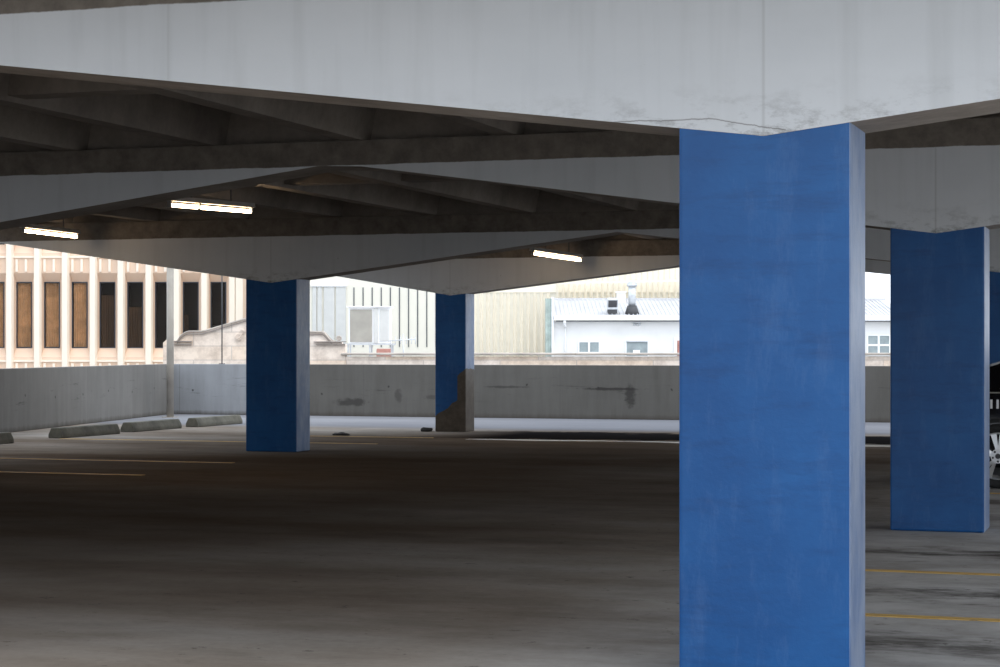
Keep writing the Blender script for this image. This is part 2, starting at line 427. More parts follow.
# ------------------------------------------------------------------ parapets
FQ = 39.75
bm = BM(); bm_box(bm, -21.0, -18.3, 0, .22, 0, 1.11, .012)
struct(make('wall_far_corner', bm, M['parapet_w'], loc=G(0, FQ), rot=YAW))
bm = BM(); bm_box(bm, -18.28, 30, 0, .22, 0, 1.11, .012)
struct(make('wall_far', bm, M['parapet'], loc=G(0, FQ), rot=YAW))
a, b_ = G(-21.0, 39.7), G(-16.6, 18.0)
d = b_-a; L = d.length; ang = math.atan2(d.y, d.x)
bm = BM(); bm_box(bm, 0.02, L, -.22, 0, 0, 1.11, .012)
struct(make('wall_left', bm, M['parapet_l'], loc=a, rot=ang))
a2, b2_ = G(30, 39.9), G(30, -14)

bm = BM(); bm_box(bm, -17.5, -17.2, -6, 24.0, 0, 3.84)  # unseen wall, added to hold back sky light from the left
struct(make('wall_light_block', bm, M['raw'], rot=YAW))

# ------------------------------------------------------------------ ceiling: slab, joists, cross ribs
QN, QF = 6.9, 33.5      # roof near / far edge
PL, PR = -17.2, 3.45
bm = BM(); bm_box(bm, PL, PR, QN, QF, 3.62, 3.84)
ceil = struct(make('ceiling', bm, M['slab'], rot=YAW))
x = PL + .35
while x < PR:
    bm = BM()
    bm_prism(bm, [(x-.09, 3.305), (x+.09, 3.305), (x+.15, 3.64), (x-.15, 3.64)], 'y', QN+.05, QF-.05)
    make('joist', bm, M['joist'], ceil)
    x += 1.43
for q in (12.9, 20.9, 29.5):
    bm = BM(); bm_box(bm, PL+.1, PR-.1, q, q+.26, 3.345, 3.64)
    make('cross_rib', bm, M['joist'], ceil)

for q in (8.85, 16.52, 25.94, 33.12):
    bm = BM(); bm_box(bm, PL+.1, PR-.1, q, q+.24, 3.303, 3.64)
    make('diaphragm', bm, M['joist'], ceil)

# ------------------------------------------------------------------ columns
cols = [  # centre p, front q, width, label
 (-1.702, 8.73, .765, None, 'wide bright blue column nearest the camera, running out of the bottom of the picture'),
 (-1.77, 16.30, .745, None, 'blue column right of the nearest one, foot on the lit deck'),
 (-12.07, 25.82, .79, None, 'dark navy column left of centre, standing past the ends of the yellow lines'),
 (-11.975, 33.0, .57, 1, 'narrow dark blue column with a bare concrete patch at its foot'),
 (-1.80, 25.82, .76, None, 'blue column showing only as a sliver at the right picture edge behind the black car'),
 (-12.07, 16.30, .76, None, 'blue column out of view to the left on the second beam row'),
 (-12.07, 8.73, .76, None, 'blue column out of view to the left on the nearest beam row'),
 (-1.80, 33.0, .57, None, 'narrow blue column out of view to the right on the far beam row'),
]
CD = .48
for i, (p, q, wd, sp_, lab) in enumerate(cols):
    bm = BM(); bm_box(bm, -wd/2, wd/2, .005, CD-.005, 0, 2.48, .018)
    o = make('concrete_column', bm, mat_column('blue_column_paint', i+1, sp_), loc=G(p, q), rot=YAW)
    tag(o, lab, 'column', 'painted columns')

# ------------------------------------------------------------------ tapered beams
ROWS = [
 (8.73, 3.146, [(PL,3.05),(-12.07,2.409),(-6.9,3.06),(-1.70,2.409),(PR,3.04)], 'near pale grey haunched beam across the top, resting on the wide blue column'),
 (16.30, 3.08, [(PL,3.07),(-12.07,2.43),(-7.15,3.085),(-6.75,3.07),(-1.78,2.391),(PR,3.05)], 'second grey haunched beam, behind the near beam, dipping onto the blue column at right'),
 (25.82, 3.045, [(PL,3.045),(-16.6,3.045),(-12.07,2.392),(-7.0,3.02),(-1.80,2.392),(PR,3.03)], 'third haunched beam in shade, dipping onto the dark navy column left of centre'),
 (33.0, 3.03, [(PL,3.03),(-15.8,3.03),(-11.98,2.389),(-6.9,2.97),(-1.80,2.389),(PR,3.0)], 'farthest haunched beam, dipping onto the narrow blue column with the bare patch'),
]
for q, line, pts, lab in ROWS:
    bm = BM()
    V = [[bm.verts.new((x_, y_, z_)) for (x_, z_) in ((a, c), (a, 3.30))] for a, c in pts for y_ in (0, CD)] 
    near, far = V[0::2], V[1::2]
    for i in range(len(pts)-1):
        for rr in (near, far):
            bm.faces.new((rr[i][0], rr[i+1][0], rr[i+1][1], rr[i][1])).material_index = 0
        for k in (0, 1):
            bm.faces.new((near[i][k], near[i+1][k], far[i+1][k], far[i][k])).material_index = 1
    for i in (0, -1):
        bm.faces.new((near[i][0], far[i][0], far[i][1], near[i][1])).material_index = 1
    o = make('concrete_beam', bm, [mat_beam_paint('beam_paint', line, q < 10, [p_[0] for p_ in pts if -13 < p_[0] < -10 or -2 < p_[0] < 0] + ([-4.63] if q < 10 else [])), M['raw']], loc=G(0, q), rot=YAW)
    tag(o, lab, 'beam', 'haunched roof beams')

# ------------------------------------------------------------------ tube lights
def W(px, py, Z): return Vector(((px-500)/2000*Z, Z, CAMZ + (347.5-py)/2000*Z))
def tube_light(A, B, split, lab):
    A, B = Vector(A), Vector(B)
    d = B-A; L = d.length
    root = thing('tube_light', lab, 'ceiling light', A + Vector((0, 0, 0)), 0, 'lit tube lights')
    root.rotation_euler = d.to_track_quat('X', 'Z').to_euler()
    bm = BM(); bm_prism(bm, [(-.05,.045),(.05,.045),(.035,.10),(-.035,.10)], 'x', -.05, L+.05)
    make('housing', bm, M['housing'], root)
    e = [0, split*L-.035, split*L+.035, L] if split else [0, L]
    for k in range(0, len(e), 2):
        bm = BM(); bm_cyl(bm, (e[k], 0, 0), (e[k+1], 0, 0), .021, n=14)
        make('tube', bm, M['tube'], root)
    for xx in sorted({-.02, L+.02, (split or 0)*L or -.02}):
        bm = BM(); bm_box(bm, xx-.014, xx+.014, -.022, .022, -.024, .05, .004)
        make('lamp_holder', bm, M['housing'], root)
    for xx in (.25*L, .75*L):
        top = 3.46 - (A.z + d.z*xx/L)
        bm = BM(); bm_cyl(bm, (xx, 0, .09), (xx, 0, top), .008, n=8)
        make('hanger_rod', bm, M['darkm'], root)
tube_light(W(170.5,205,22.0), W(250,211.5,23.5), .34, 'lit tube light with two tubes end to end, highest on the left')
tube_light(W(24,230.8,27.6), W(76,236.8,28.7), None, 'single lit tube light at the far left, against the third beam')
tube_light(W(533,253.6,31.5), W(580,260.3,33.8), None, 'lit tube light right of centre, glowing on the farthest beam')

# ------------------------------------------------------------------ painted lines
def pline(p0, p1, q, lab, wdt=.10, mat='line', name='parking_line'):
    bm = BM(); bm_box(bm, 0, p1-p0, -wdt/2, wdt/2, 0, .004)
    tag(make(name, bm, M[mat], loc=G(p0, q, .0005), rot=YAW), lab, 'floor marking', 'painted bay lines' if mat == 'line' else None)
pline(-17.0, -11.25, 20.6, 'shorter yellow bay line at the left, nearer of the pair')
pline(-17.0, -11.35, 23.15, 'longer yellow bay line at the left, farther of the pair')
pline(-17.0, -11.5, 28.4, 'yellow bay line passing behind the dark navy column')
pline(-14.0, -11.4, 30.6, 'worn yellow bay line between the two far columns', .08)
pline(-2.05, 3.2, 11.1, 'nearer bright yellow bay line at lower right')
pline(-2.05, 3.2, 13.33, 'farther bright yellow bay line at lower right, below the second blue column')
pline(-2.05, 3.2, 20.75, 'yellow bay line under the black car')
bm = BM()
n = 60
top = []; bot = []
for i in range(n+1):
    t = i/n; xx = -10.7 + t*9.0
    wob = .10*math.sin(t*7)+.05*math.sin(t*23+1)
    th = .05 + .17*abs(math.sin(t*9+.6))*(1-abs(2*t-1)*.6)
    top.append((xx, 30.25+wob+th)); bot.append((xx, 30.25+wob-th))
bm_prism(bm, bot + top[::-1], 'z', 0.0005, .006)
tag(make('joint_sealant', bm, M['pale'], rot=YAW), 'ragged pale strip on the deck along the dark tarry band', 'floor marking')

# ------------------------------------------------------------------ wheel stops
def stop(p, q0, ln, lab, tilt=0.0):
    bm = BM()
    prof = [(-.13,0),(.13,0),(.13,.06),(.075,.17),(-.075,.17),(-.13,.06)]
    bm_prism(bm, prof, 'y', 0, ln)
    bmesh.ops.bevel(bm, geom=list(bm.edges), offset=.012, segments=1, affect='EDGES')
    tag(make('wheel_stop', bm, M['stop'], loc=G(p, q0), rot=YAW+tilt), lab, 'wheel stop', 'concrete wheel stops')
stop(-17.05, 25.05, 1.85, 'concrete wheel stop cut by the left edge of the picture')
stop(-17.2, 28.55, 1.85, 'concrete wheel stop second from the left, by the left parapet', -.02)
stop(-17.25, 31.0, 1.85, 'concrete wheel stop third from the left, near the foot of the pipe post', .01)
stop(-17.2, 33.35, 1.85, 'concrete wheel stop farthest back, beside the dark navy column', -.01)

# ------------------------------------------------------------------ pipe post, rod, debris
t = thing('pipe_post', 'pale painted pipe post standing at the corner of the parapets', 'post', G(-20.0, 37.8), YAW)
bm = BM(); bm_cyl(bm, (0,0,0.012), (0,0,3.55), .075, n=24); make('pole', bm, M['post'], t)
bm = BM(); bm_box(bm, -.13, .13, -.13, .13, 0, .015); make('base_plate', bm, M['post'], t)
bm = BM(); bm_cyl(bm, (0,0,3.55), (0,0,3.60), .09, .05, n=24); make('cap', bm, M['post'], t)
pr = G(-20.3, FQ+.11)
pr = Vector(((222-500)/2000*44.2, 44.2, 1.105))
t = thing('thin_rod', 'thin vertical rod rising from the far parapet left of the navy column', 'rod', pr, YAW)
bm = BM(); bm_cyl(bm, (0,0,0), (0,0,2.4), .014, n=8); make('rod', bm, M['darkm'], t)
bm = BM(); bm_box(bm, -.05, .05, -.05, .05, 0, .02); make('foot', bm, M['darkm'], t)
def lump(p, q, s, lab, name='rubble'):
    bm = BM(); bmesh.ops.create_icosphere(bm, subdivisions=2, radius=1)
    for v in bm.verts:
        k = 1+random.uniform(-.22,.22); v.co = Vector((v.co.x*s[0]*k, v.co.y*s[1]*k, max(0, (v.co.z*.7+.45)*s[2]*k)))
    tag(make(name, bm, M['rubble'], loc=G(p, q), rot=YAW), lab, 'rubble')
lump(-12.38, 32.9, (.12,.10,.07), 'small dark lump at the left foot of the patched narrow column')
lump(-13.2, 31.0, (.16,.10,.045), 'flat dark clod on the deck between the two far columns')

# ------------------------------------------------------------------ black car
def car():
    rear_w = (-1.70, 21.45)
    root = thing('sedan', 'black sedan with silver alloy wheel, mostly hidden behind the blue column at right', 'car', G(rear_w[0], rear_w[1]), YAW)
    # local x: forward (rear wheel at 0), y: 0 = near flank, positive away, z up
    WD = 1.88
    st = [ # x, z_bottom, z_belt, z_roof, inset_flank, half roof inset
     (-.98,.42,.74,.90,.14,.30),(-.90,.30,.86,1.02,.06,.24),(-.60,.24,.98,1.10,.02,.22),(-.25,.22,1.00,1.22,.0,.24),
     (.10,.22,1.00,1.37,.0,.26),(.55,.22,.99,1.455,.0,.27),(1.1,.22,.97,1.485,.0,.27),(1.7,.22,.95,1.47,.0,.27),
     (2.2,.22,.94,1.36,.0,.25),(2.65,.22,.93,1.16,.0,.22),(3.0,.22,.91,1.01,.01,.20),(3.5,.24,.84,.92,.04,.22),
     (3.85,.28,.74,.80,.12,.28),(3.98,.36,.62,.66,.22,.34)]
    bm = BM(); rings = []
    for (x, zb, ze, zr, ins, ri) in st:
        half = [(ins+.06, zb), (ins+.01, zb+.14), (ins, (zb+ze)*.5+.05), (ins+.035, ze-.06), (ins+.06, ze), (ri, zr-.045), (ri+.10, zr-.01), (WD/2, zr)]
        ring = half + [(WD-y, z) for (y, z) in half[-2::-1]]
        rings.append([bm.verts.new((x, y, z)) for y, z in ring])
    m_ = len(rings[0])
    for a, b in zip(rings, rings[1:]):
        for i in range(m_):
            f = bm.faces.new((a[i], a[(i+1) % m_], b[(i+1) % m_], b[i])); f.smooth = i not in (4, m_-6) 
    bm.faces.new(rings[0]); bm.faces.new(rings[-1][::-1])
    body = make('body', bm, M['black'], root)
    # side glass with thin bright surround
    for side in (0, 1):
        def fy(y): return y if not side else WD-y
        gp = [(.02,1.04,.075),(.30,1.05,.075),(2.55,.99,.075),(2.05,1.30,.225),(1.55,1.405,.25),(.95,1.415,.25),(.50,1.37,.24),(.20,1.25,.19)]
        bm = BM(); A = [bm.verts.new((x, fy(y-.035), z)) for x, z, y in gp]; B = [bm.verts.new((x, fy(y+.0), z)) for x, z, y in gp]
        bm.faces.new(A); bm.faces.new(B[::-1])
        for i in range(len(gp)):
            j = (i+1) % len(gp); bm.faces.new((A[i], B[i], B[j], A[j]))
        bmesh.ops.triangulate(bm, faces=[f for f in bm.faces if len(f.verts) > 4])
        make('side_window', bm, M['carglass'], root)
        bm = BM()
        for (x0, z0, y0), (x1, z1, y1) in zip(gp, gp[1:]+gp[:1]):
            bm_cyl(bm, (x0, fy(y0-.035), z0), (x1, fy(y1-.035), z1), .008, n=6)
        make('window_trim', bm, M['alloy'], root)
        bm = BM(); bm_box(bm, 1.05, 1.25, fy(-.03) if not side else fy(.01), fy(.01) if not side else fy(-.03), .83, .86, .008)
        make('door_handle', bm, M['black'], root)
        bm = BM(); bm_box(bm, -.2, 3.0, min(fy(.02), fy(.07)), max(fy(.02), fy(.07)), .996, 1.010, .004)
        make('belt_moulding', bm, M['hutpanel'], root)
        # wheels
        for wx in (0.0, 2.95):
            yc = -.005 if not side else WD+.005
            sgn = -1 if not side else 1
            whl = bpy.data.objects.new('wheel', None); COL.objects.link(whl); whl.parent = root
            whl.location = (wx, yc, .342); whl.rotation_euler = (0, 0, 0 if not side else math.pi)
            bm = BM(); n = 40
            prof = [(.245,-.005),(.30,-.028),(.335,-.015),(.342,.03),(.342,.17),(.32,.21),(.245,.20)]
            rr = []
            for i in range(n):
                a = 2*math.pi*i/n
                rr.append([bm.verts.new((r*math.cos(a), y, r*math.sin(a))) for r, y in prof])
            for i in range(n):
                for k in range(len(prof)):
                    k2 = (k+1) % len(prof)
                    bm.faces.new((rr[i][k], rr[i][k2], rr[(i+1) % n][k2], rr[(i+1) % n][k])).smooth = True
            make('tyre', bm, M['rubber'], whl)
            bm = BM()
            rr = []; prof = [(.24,-.012),(.250,-.005),(.248,.17),(.225,.16),(.222,.02)]
            for i in range(n):
                a = 2*math.pi*i/n
                rr.append([bm.verts.new((r*math.cos(a), y, r*math.sin(a))) for r, y in prof])
            for i in range(n):
                for k in range(len(prof)):
                    k2 = (k+1) % len(prof)
                    bm.faces.new((rr[i][k], rr[i][k2], rr[(i+1) % n][k2], rr[(i+1) % n][k])).smooth = True
            for s in range(5):
                a0 = math.pi/2 + s*2*math.pi/5
                for off in (-.20, .20):
                    def P(r, a, y): return (r*math.cos(a), y, r*math.sin(a))
                    pts = [(.045, a0+off*.6-.25), (.235, a0+off-.13), (.235, a0+off+.13), (.045, a0+off*.6+.25)]
                    A = [bm.verts.new(P(r, a, -.012 if r > .1 else -.03)) for r, a in pts]
                    B = [bm.verts.new(P(r, a, .03)) for r, a in pts]
                    bm.faces.new(A); bm.faces.new(B[::-1])
                    for i in range(4): bm.faces.new((A[i], B[i], B[(i+1) % 4], A[(i+1) % 4]))
            bm_cyl(bm, (0,-.034,0), (0,.05,0), .075, n=24)
            make('rim', bm, M['alloy'], whl)
            bm = BM(); bm_cyl(bm, (0,.10,0), (0,.12,0), .21, n=32); make('brake_disc', bm, M['darkm'], whl)
            bm = BM()
            bm_cyl(bm, (0,-.038,0), (0,-.03,0), .028, n=20)
            for s in range(5):
                a = math.pi/2 + s*2*math.pi/5 + math.pi/5
                bm_cyl(bm, (.055*math.cos(a),-.037,.055*math.sin(a)), (.055*math.cos(a),-.03,.055*math.sin(a)), .012, n=10)
            make('hub_nuts', bm, M['darkm'], whl)
            # black arch liner ring
            bm = BM(); n2 = 28
            A = []; B = []
            for i in range(n2+1):
                a = math.pi*(-.08 + 1.16*i/n2)
                A.append(bm.verts.new((wx+.395*math.cos(a), min(yc, yc)-.0*sgn - (.006 if not side else -.006), .342+.395*math.sin(a))))
                B.append(bm.verts.new((wx+.352*math.cos(a), yc-(.006 if not side else -.006), .342+.352*math.sin(a))))
            C_ = [bm.verts.new((v.co.x, v.co.y - sgn*.08, v.co.z)) for v in A]; D_ = [bm.verts.new((v.co.x, v.co.y - sgn*.08, v.co.z)) for v in B]
            for i in range(n2):
                bm.faces.new((A[i], A[i+1], B[i+1], B[i])); bm.faces.new((C_[i], C_[i+1], D_[i+1], D_[i]))
                bm.faces.new((A[i], A[i+1], C_[i+1], C_[i])); bm.faces.new((B[i], B[i+1], D_[i+1], D_[i]))
            make('wheel_arch', bm, M['rubber'], root)
    # windscreens, lamps
    bm = BM(); A = [bm.verts.new(v) for v in ((2.62,.30,1.18),(2.62,WD-.30,1.18),(2.22,WD-.36,1.375),(2.22,.36,1.375))]
    r_ = bmesh.ops.extrude_face_region(bm, geom=[bm.faces.new(A)]); 
    for v in r_['geom']:
        if isinstance(v, bmesh.types.BMVert): v.co += Vector((.012,0,.022))
    make('windscreen', bm, M['carglass'], root)
    bm = BM(); A = [bm.verts.new(v) for v in ((-.22,.32,1.24),(-.22,WD-.32,1.24),(.42,WD-.38,1.435),(.42,.38,1.435))]
    r_ = bmesh.ops.extrude_face_region(bm, geom=[bm.faces.new(A)])
    for v in r_['geom']:
        if isinstance(v, bmesh.types.BMVert): v.co += Vector((-.01,0,.022))
    make('rear_window', bm, M['carglass'], root)
    for y0, y1 in ((.16,.55),(WD-.55,WD-.16)):
        bm = BM(); bm_box(bm, -1.0, -.93, y0, y1, .70, .84, .01); make('tail_lamp', bm, M['redlamp'], root)
        bm = BM(); bm_box(bm, 3.86, 3.97, y0+.06, y1+(.0), .56, .67, .01); make('headlamp', bm, M['clearlamp'], root)
    # white "11" on the rear flank
    cu = bpy.data.curves.new('lettering', 'FONT'); cu.body = '11'; cu.size = .118; cu.extrude = .002; cu.space_character = 1.1
    cu.offset = .0065
    to = bpy.data.objects.new('lettering_tmp', cu); COL.objects.link(to)
    bpy.context.view_layer.update()
    me = bpy.data.meshes.new_from_object(to)
    bpy.data.objects.remove(to)
    lo = bpy.data.objects.new('lettering', me); COL.objects.link(lo); me.materials.clear(); me.materials.append(M['lettering'])
    lo.parent = root; lo.location = (-.10, -.002, .845); lo.rotation_euler = (math.pi/2, 0, 0)
    lo['label'] = 'white number 11 on the black flank'
car()

# ------------------------------------------------------------------ left office building (precast fins)
Z0 = 90.0; K = Z0/2000
def fx(px): return (px-500)*K
def fz(py): return CAMZ+(347.5-py)*K
def office():
    root = thing('office_building', 'tan precast office building with tall narrow windows, beyond the left parapet', 'building', (fx(100), Z0, -9.4))
    ox, oz = fx(100), -9.4
    bay = 27.85
    i0, i1 = -5, 7
    bm = BM()    # recessed backing wall, spandrels and reveals
    D = .38
    xl, xr = fx(34+bay*i0), fx(243)
    yf = 0.0
    rows = (-1, 0, 1)
    per = 104*K
    for i in range(i0, i1):
        pl = fx(41+bay*i)-ox; pr_ = fx(34+bay*(i+1))-ox
        wl = fx(42.3+bay*i)-ox; wr = fx(58.1+bay*i)-ox
        for rr in rows:
            dz = rr*per
            zt, zb = fz(281.7)+dz-oz, fz(348)+dz-oz
            st_, sb = fz(273)+dz-oz, fz(357)+dz-oz
            low = fz(357)+dz-oz - (per-(fz(273)-fz(357)))
            # sloped reveals: left, right, top, bottom
            F = lambda x, y, z: bm.verts.new((x, y, z))
            o_ = [F(pl, .04, sb), F(pr_, .04, sb), F(pr_, .04, st_), F(pl, .04, st_)]
            n_ = [F(wl, D, zb), F(wr, D, zb), F(wr, D, zt), F(wl, D, zt)]
            for k in range(4):
                k2 = (k+1) % 4; bm.faces.new((o_[k], o_[k2], n_[k2], n_[k]))
            # spandrel under this row
            s_ = [F(pl, .04, low), F(pr_, .04, low), F(pr_, .04, sb), F(pl, .04, sb)]
            bm.faces.new(s_)
    # solid ends and mass behind
    bm_box(bm, fx(34+bay*i1)-ox, xr-ox, .04, 14, 0, fz(100)-oz)
    bm_box(bm, xl-ox, xr-ox, 1.2, 14, 0, fz(100)-oz)
    zlow = fz(357)-per-oz - (per-(fz(273)-fz(357)))
    bm_box(bm, xl-ox, xr-ox, .04, 1.2, 0, zlow)
    bm_box(bm, xl-ox, xr-ox, .04, 1.2, fz(273)+per-oz, fz(100)-oz)
    make('wall', bm, M['precast'], root, recalc=False)
    bm = BM()
    for i in range(i0, i1+1):
        a = fx(34+bay*i)-ox; b = fx(41+bay*i)-ox
        bm_prism(bm, [(a-.02, .04), (a+.04, -.16), (b-.04, -.16), (b+.02, .04)], 'z', 0, fz(100)-oz)
    bm_box(bm, fx(236)-ox, xr-ox, -.16, .04, 0, fz(100)-oz)
    make('fins', bm, M['fin'], root)
    bm = BM()
    for rr in (0, 1, 2):
        zc = fz(361)+rr*per-oz
        bm_box(bm, xl-ox, xr-ox, -.03, .05, zc-.04, zc+.04)
        for i in range(i0, i1):
            for c in (43.6, 52.8):
                a = fx(c+bay*i)-ox
                bm_box(bm, a, a+.10, -.05, .05, zc-.04-.62, zc-.10)
    make('dentils', bm, M['fin'], root)
    for i in range(i0, i1):
        wl = fx(42.3+bay*i)-ox; wr = fx(58.1+bay*i)-ox
        for rr in rows:
            dz = rr*per; zt, zb = fz(281.7)+dz-oz, fz(348)+dz-oz
            t = .045
            bm = BM()
            bm_box(bm, wl, wl+t, D-.03, D+.06, zb, zt); bm_box(bm, wr-t, wr, D-.03, D+.06, zb, zt)
            bm_box(bm, wl+t, wr-t, D-.03, D+.06, zt-t, zt); bm_box(bm, wl+t, wr-t, D-.03, D+.06, zb, zb+t)
            fr = make('window', bm, M['wframe'], root)
            bm = BM(); bm_box(bm, wl+t, wr-t, D+.01, D+.018, zb+t, zt-t)
            make('pane', bm, M['glass'], fr)
            bm = BM(); bm_box(bm, wl, wr, D+.62, D+.64, zb, zt); bm_box(bm, wl-.02, wl, D+.06, D+.64, zb, zt); bm_box(bm, wr, wr+.02, D+.06, D+.64, zb, zt)
            bm_box(bm, wl, wr, D+.06, D+.64, zt, zt+.02); bm_box(bm, wl, wr, D+.06, D+.64, zb-.02, zb)
            make('room_box', bm, M['room'], fr)
            half = i in (2, 3)
            if i <= 1 or half or (i == 5 and rr == 0):
                bm = BM(); nn = 60; amp = .05
                x0, x1 = wl+t, wr-t
                zz = zt-t if not half else zb+(zt-zb)*(.62 if i == 3 else .80)
                if i == 5: x1 = x0+.32*(x1-x0); zz = zb+(zt-zb)*.5
                A = [bm.verts.new((x0+(x1-x0)*k/nn, D+.12+amp*math.sin(k*.85+i), zb+t)) for k in range(nn+1)]
                B = [bm.verts.new((x0+(x1-x0)*k/nn, D+.12+amp*math.sin(k*.85+i), zz)) for k in range(nn+1)]
                for k in range(nn): bm.faces.new((A[k], A[k+1], B[k+1], B[k]))
                make('curtain_and_reflection', bm, M['pane_reflection'] if (half or i == 5) else M['curtain_and_reflection'], fr)  # brown sheets stand in for reflections in the glass; tan ones are curtains
office()

# ------------------------------------------------------------------ stone-faced neighbour with scrolled parapet
Z1 = 60.0; K1 = Z1/2000
def gx(px): return (px-500)*K1
def gz(py): return CAMZ+(347.5-py)*K1
def stone():
    root = thing('stone_building', 'weathered pink stone building parapet with scrolled gable, just beyond the far parapet', 'building', (0, Z1, -9.4))
    oz = -9.4
    P = lambda px, py: (gx(px), gz(py)-oz)
    top = [(163,342.5),(165,341),(166,339.6),(171,339.6),(172,341),(177,340.5)]
    for k in range(1, 9):
        t = k/8; top.append((177+13*t, 340.5-10*math.sin(t*math.pi/2)**.8))
    top += [(202,330.5),(206,329.6),(245,318),(270,311.5),(285,311.5),(303,326),(306,331),(321,331)]
    for k in range(1, 11):
        t = k/10; top.append((321+13*t, 331+10*(.5-.5*math.cos(math.pi*t))))
    top += [(337,341.2),(341.5,341.5),(342,344),(345.4,344)]
    pts = [P(*t) for t in top]
    def strip(y0, y1, pts, bot, mat, name):
        bm = BM(); cols_ = []
        for (x, z), zb in zip(pts, bot):
            cols_.append([bm.verts.new(v) for v in ((x,y0,zb),(x,y0,z),(x,y1,z),(x,y1,zb))])
        for c0, c1 in zip(cols_, cols_[1:]):
            for i in range(4): bm.faces.new((c0[i], c1[i], c1[(i+1) % 4], c0[(i+1) % 4]))
        bm.faces.new(cols_[0]); bm.faces.new(cols_[-1][::-1])
        make(name, bm, mat, root)
    strip(0, .55, pts, [0]*len(pts), M['stone'], 'gable')
    run = [p for p, t in zip(pts, top) if 177 <= t[0] <= 337]
    strip(-.07, .60, run, [z-.035 for x, z in run], M['cap'], 'gable_moulding')
    run2 = [(x, z-.085) for x, z in run]
    strip(-.045, 0, run2, [z-.028 for x, z in run2], M['seam'], 'gable_moulding')
    for a_, b2, rowz in ((174,192,340.8),(174,192,343.6),(314,346.5,341.3),(316,345.5,343.6)):
        bm = BM(); bm_box(bm, gx(a_), gx(b2), -.09, 0, gz(rowz+1.0)-oz, gz(rowz)-oz, .006); make('ledge', bm, M['seam'], root)
    for cx, cy, s_, R0 in ((239,337,1,.11),(242.5,331.5,-1,.08),(338.8,338.3,1,.08)):
        bm = BM(); bm_cyl(bm, (gx(cx),-.04,gz(cy)-oz), (gx(cx),.2,gz(cy)-oz), R0, n=20)
        c = Vector((gx(cx), 0, gz(cy)-oz)); prev = None
        for k in range(26):
            t = k/25; r = R0*(1-.8*t); a = s_*(t*4.2*math.pi)
            p = c + Vector((r*math.cos(a), -.045, r*math.sin(a)))
            if prev is not None: bm_cyl(bm, prev, p, .014, n=6)
            prev = p
        make('scroll_ornament', bm, M['stone'] if cx < 300 else M['cap'], root)
    bm = BM(); bm_box(bm, gx(345.5), gx(1010), .02, .5, 0, gz(356.5)-oz)
    make('parapet', bm, M['stone'], root)
    bm = BM()
    x = gx(341); 
    while x < gx(1005):
        x2 = min(x+3.52, gx(1008)); bm_box(bm, x+.006, x2-.006, -.10, .62, gz(354.6)-oz, gz(352.8)-oz, .01)
        x = x2
    bm_box(bm, gx(341), gx(1008), -.04, .56, gz(355.4)-oz, gz(354.6)-oz)
    make('coping', bm, M['cap'], root)
    bm = BM(); bm_box(bm, gx(163), gx(1008), .5, 11.6, 0, gz(368)-oz)
    make('flat_roof', bm, M['roofm'], root)
stone()

# ------------------------------------------------------------------ rooftop hut and aerial
def roof_hut():
    Zh = 63.5; k = Zh/2000
    X = lambda px: (px-500)*k
    Zz = lambda py: CAMZ+(347.5-py)*k
    zr = 1.476+(347.5-368)*K1
    root = thing('rooftop_cabinet', 'pale rooftop cabinet with a taupe panel, behind the scrolled gable end', 'cabinet', (X(370), Zh, zr))
    z = lambda py: Zz(py)-zr
    x = lambda px: X(px)-X(370)
    bm = BM(); bm_box(bm, x(348.5), x(390), 0, 1.0, z(343.5), z(307.5), .02); make('body', bm, M['whitetrim'], root)
    bm = BM(); bm_box(bm, x(350), x(372), -.03, 0, z(342), z(309.5), .008); make('panel', bm, M['hutpanel'], root)
    bm = BM(); bm_box(bm, x(374), x(378), -.05, 0, z(343), z(308), .008); bm_box(bm, x(380), x(389), -.03, 0, z(341), z(309.5), .008); make('side_panel', bm, M['bluegrey'], root)
    bm = BM(); bm_box(bm, x(346.5), x(392), -.1, 1.1, z(307.5), z(306.3), .01); make('lid', bm, M['whitetrim'], root)
    bm = BM(); bm_box(bm, x(346), x(394), -.06, .1, z(345), z(343.5)); bm_box(bm, x(346), x(394), .9, 1.06, z(345), z(343.5)); make('rail', bm, M['tin'], root)
    for px in (347.5, 369, 390.5):
        for yy in (0, .95):
            bm = BM(); bm_box(bm, x(px), x(px+1.5), yy, yy+.05, 0, z(345)); make('leg', bm, M['tin'], root)
    zz2 = zr
    t = thing('aerial', 'thin white aerial with short crossbars right of the rooftop cabinet', 'aerial', (X(404), Zh-.4, zz2))
    x2 = lambda px: X(px)-X(404)
    bm = BM(); bm_cyl(bm, (x2(404),0,0), (x2(404),0,z(334)), .022, n=8); make('mast', bm, M['tin'], t)
    bm = BM(); bm_cyl(bm, (x2(389),0,z(341)), (x2(416),0,z(339)), .018, n=8); make('boom', bm, M['tin'], t)
    for px in (391, 396, 401, 407, 412, 416):
        bm = BM(); bm_cyl(bm, (x2(px),0,z(344)), (x2(px),0,z(336.5)), .012, n=6); make('crossbar', bm, M['tin'], t)
    t = thing('red_pipe_cover', 'small dull red cover low beside the rooftop cabinet', 'cover', (X(385), Zh-.7, zr))
    bm = BM(); bm_box(bm, -.22, .22, -.15, .15, 0, z(348.6), .03); make('cover', bm, M['rust'], t)
    bm = BM(); bm_cyl(bm, (-.4,0,.12), (.4,0,.12), .04, n=10); make('pipe', bm, M['tin'], t)
roof_hut()

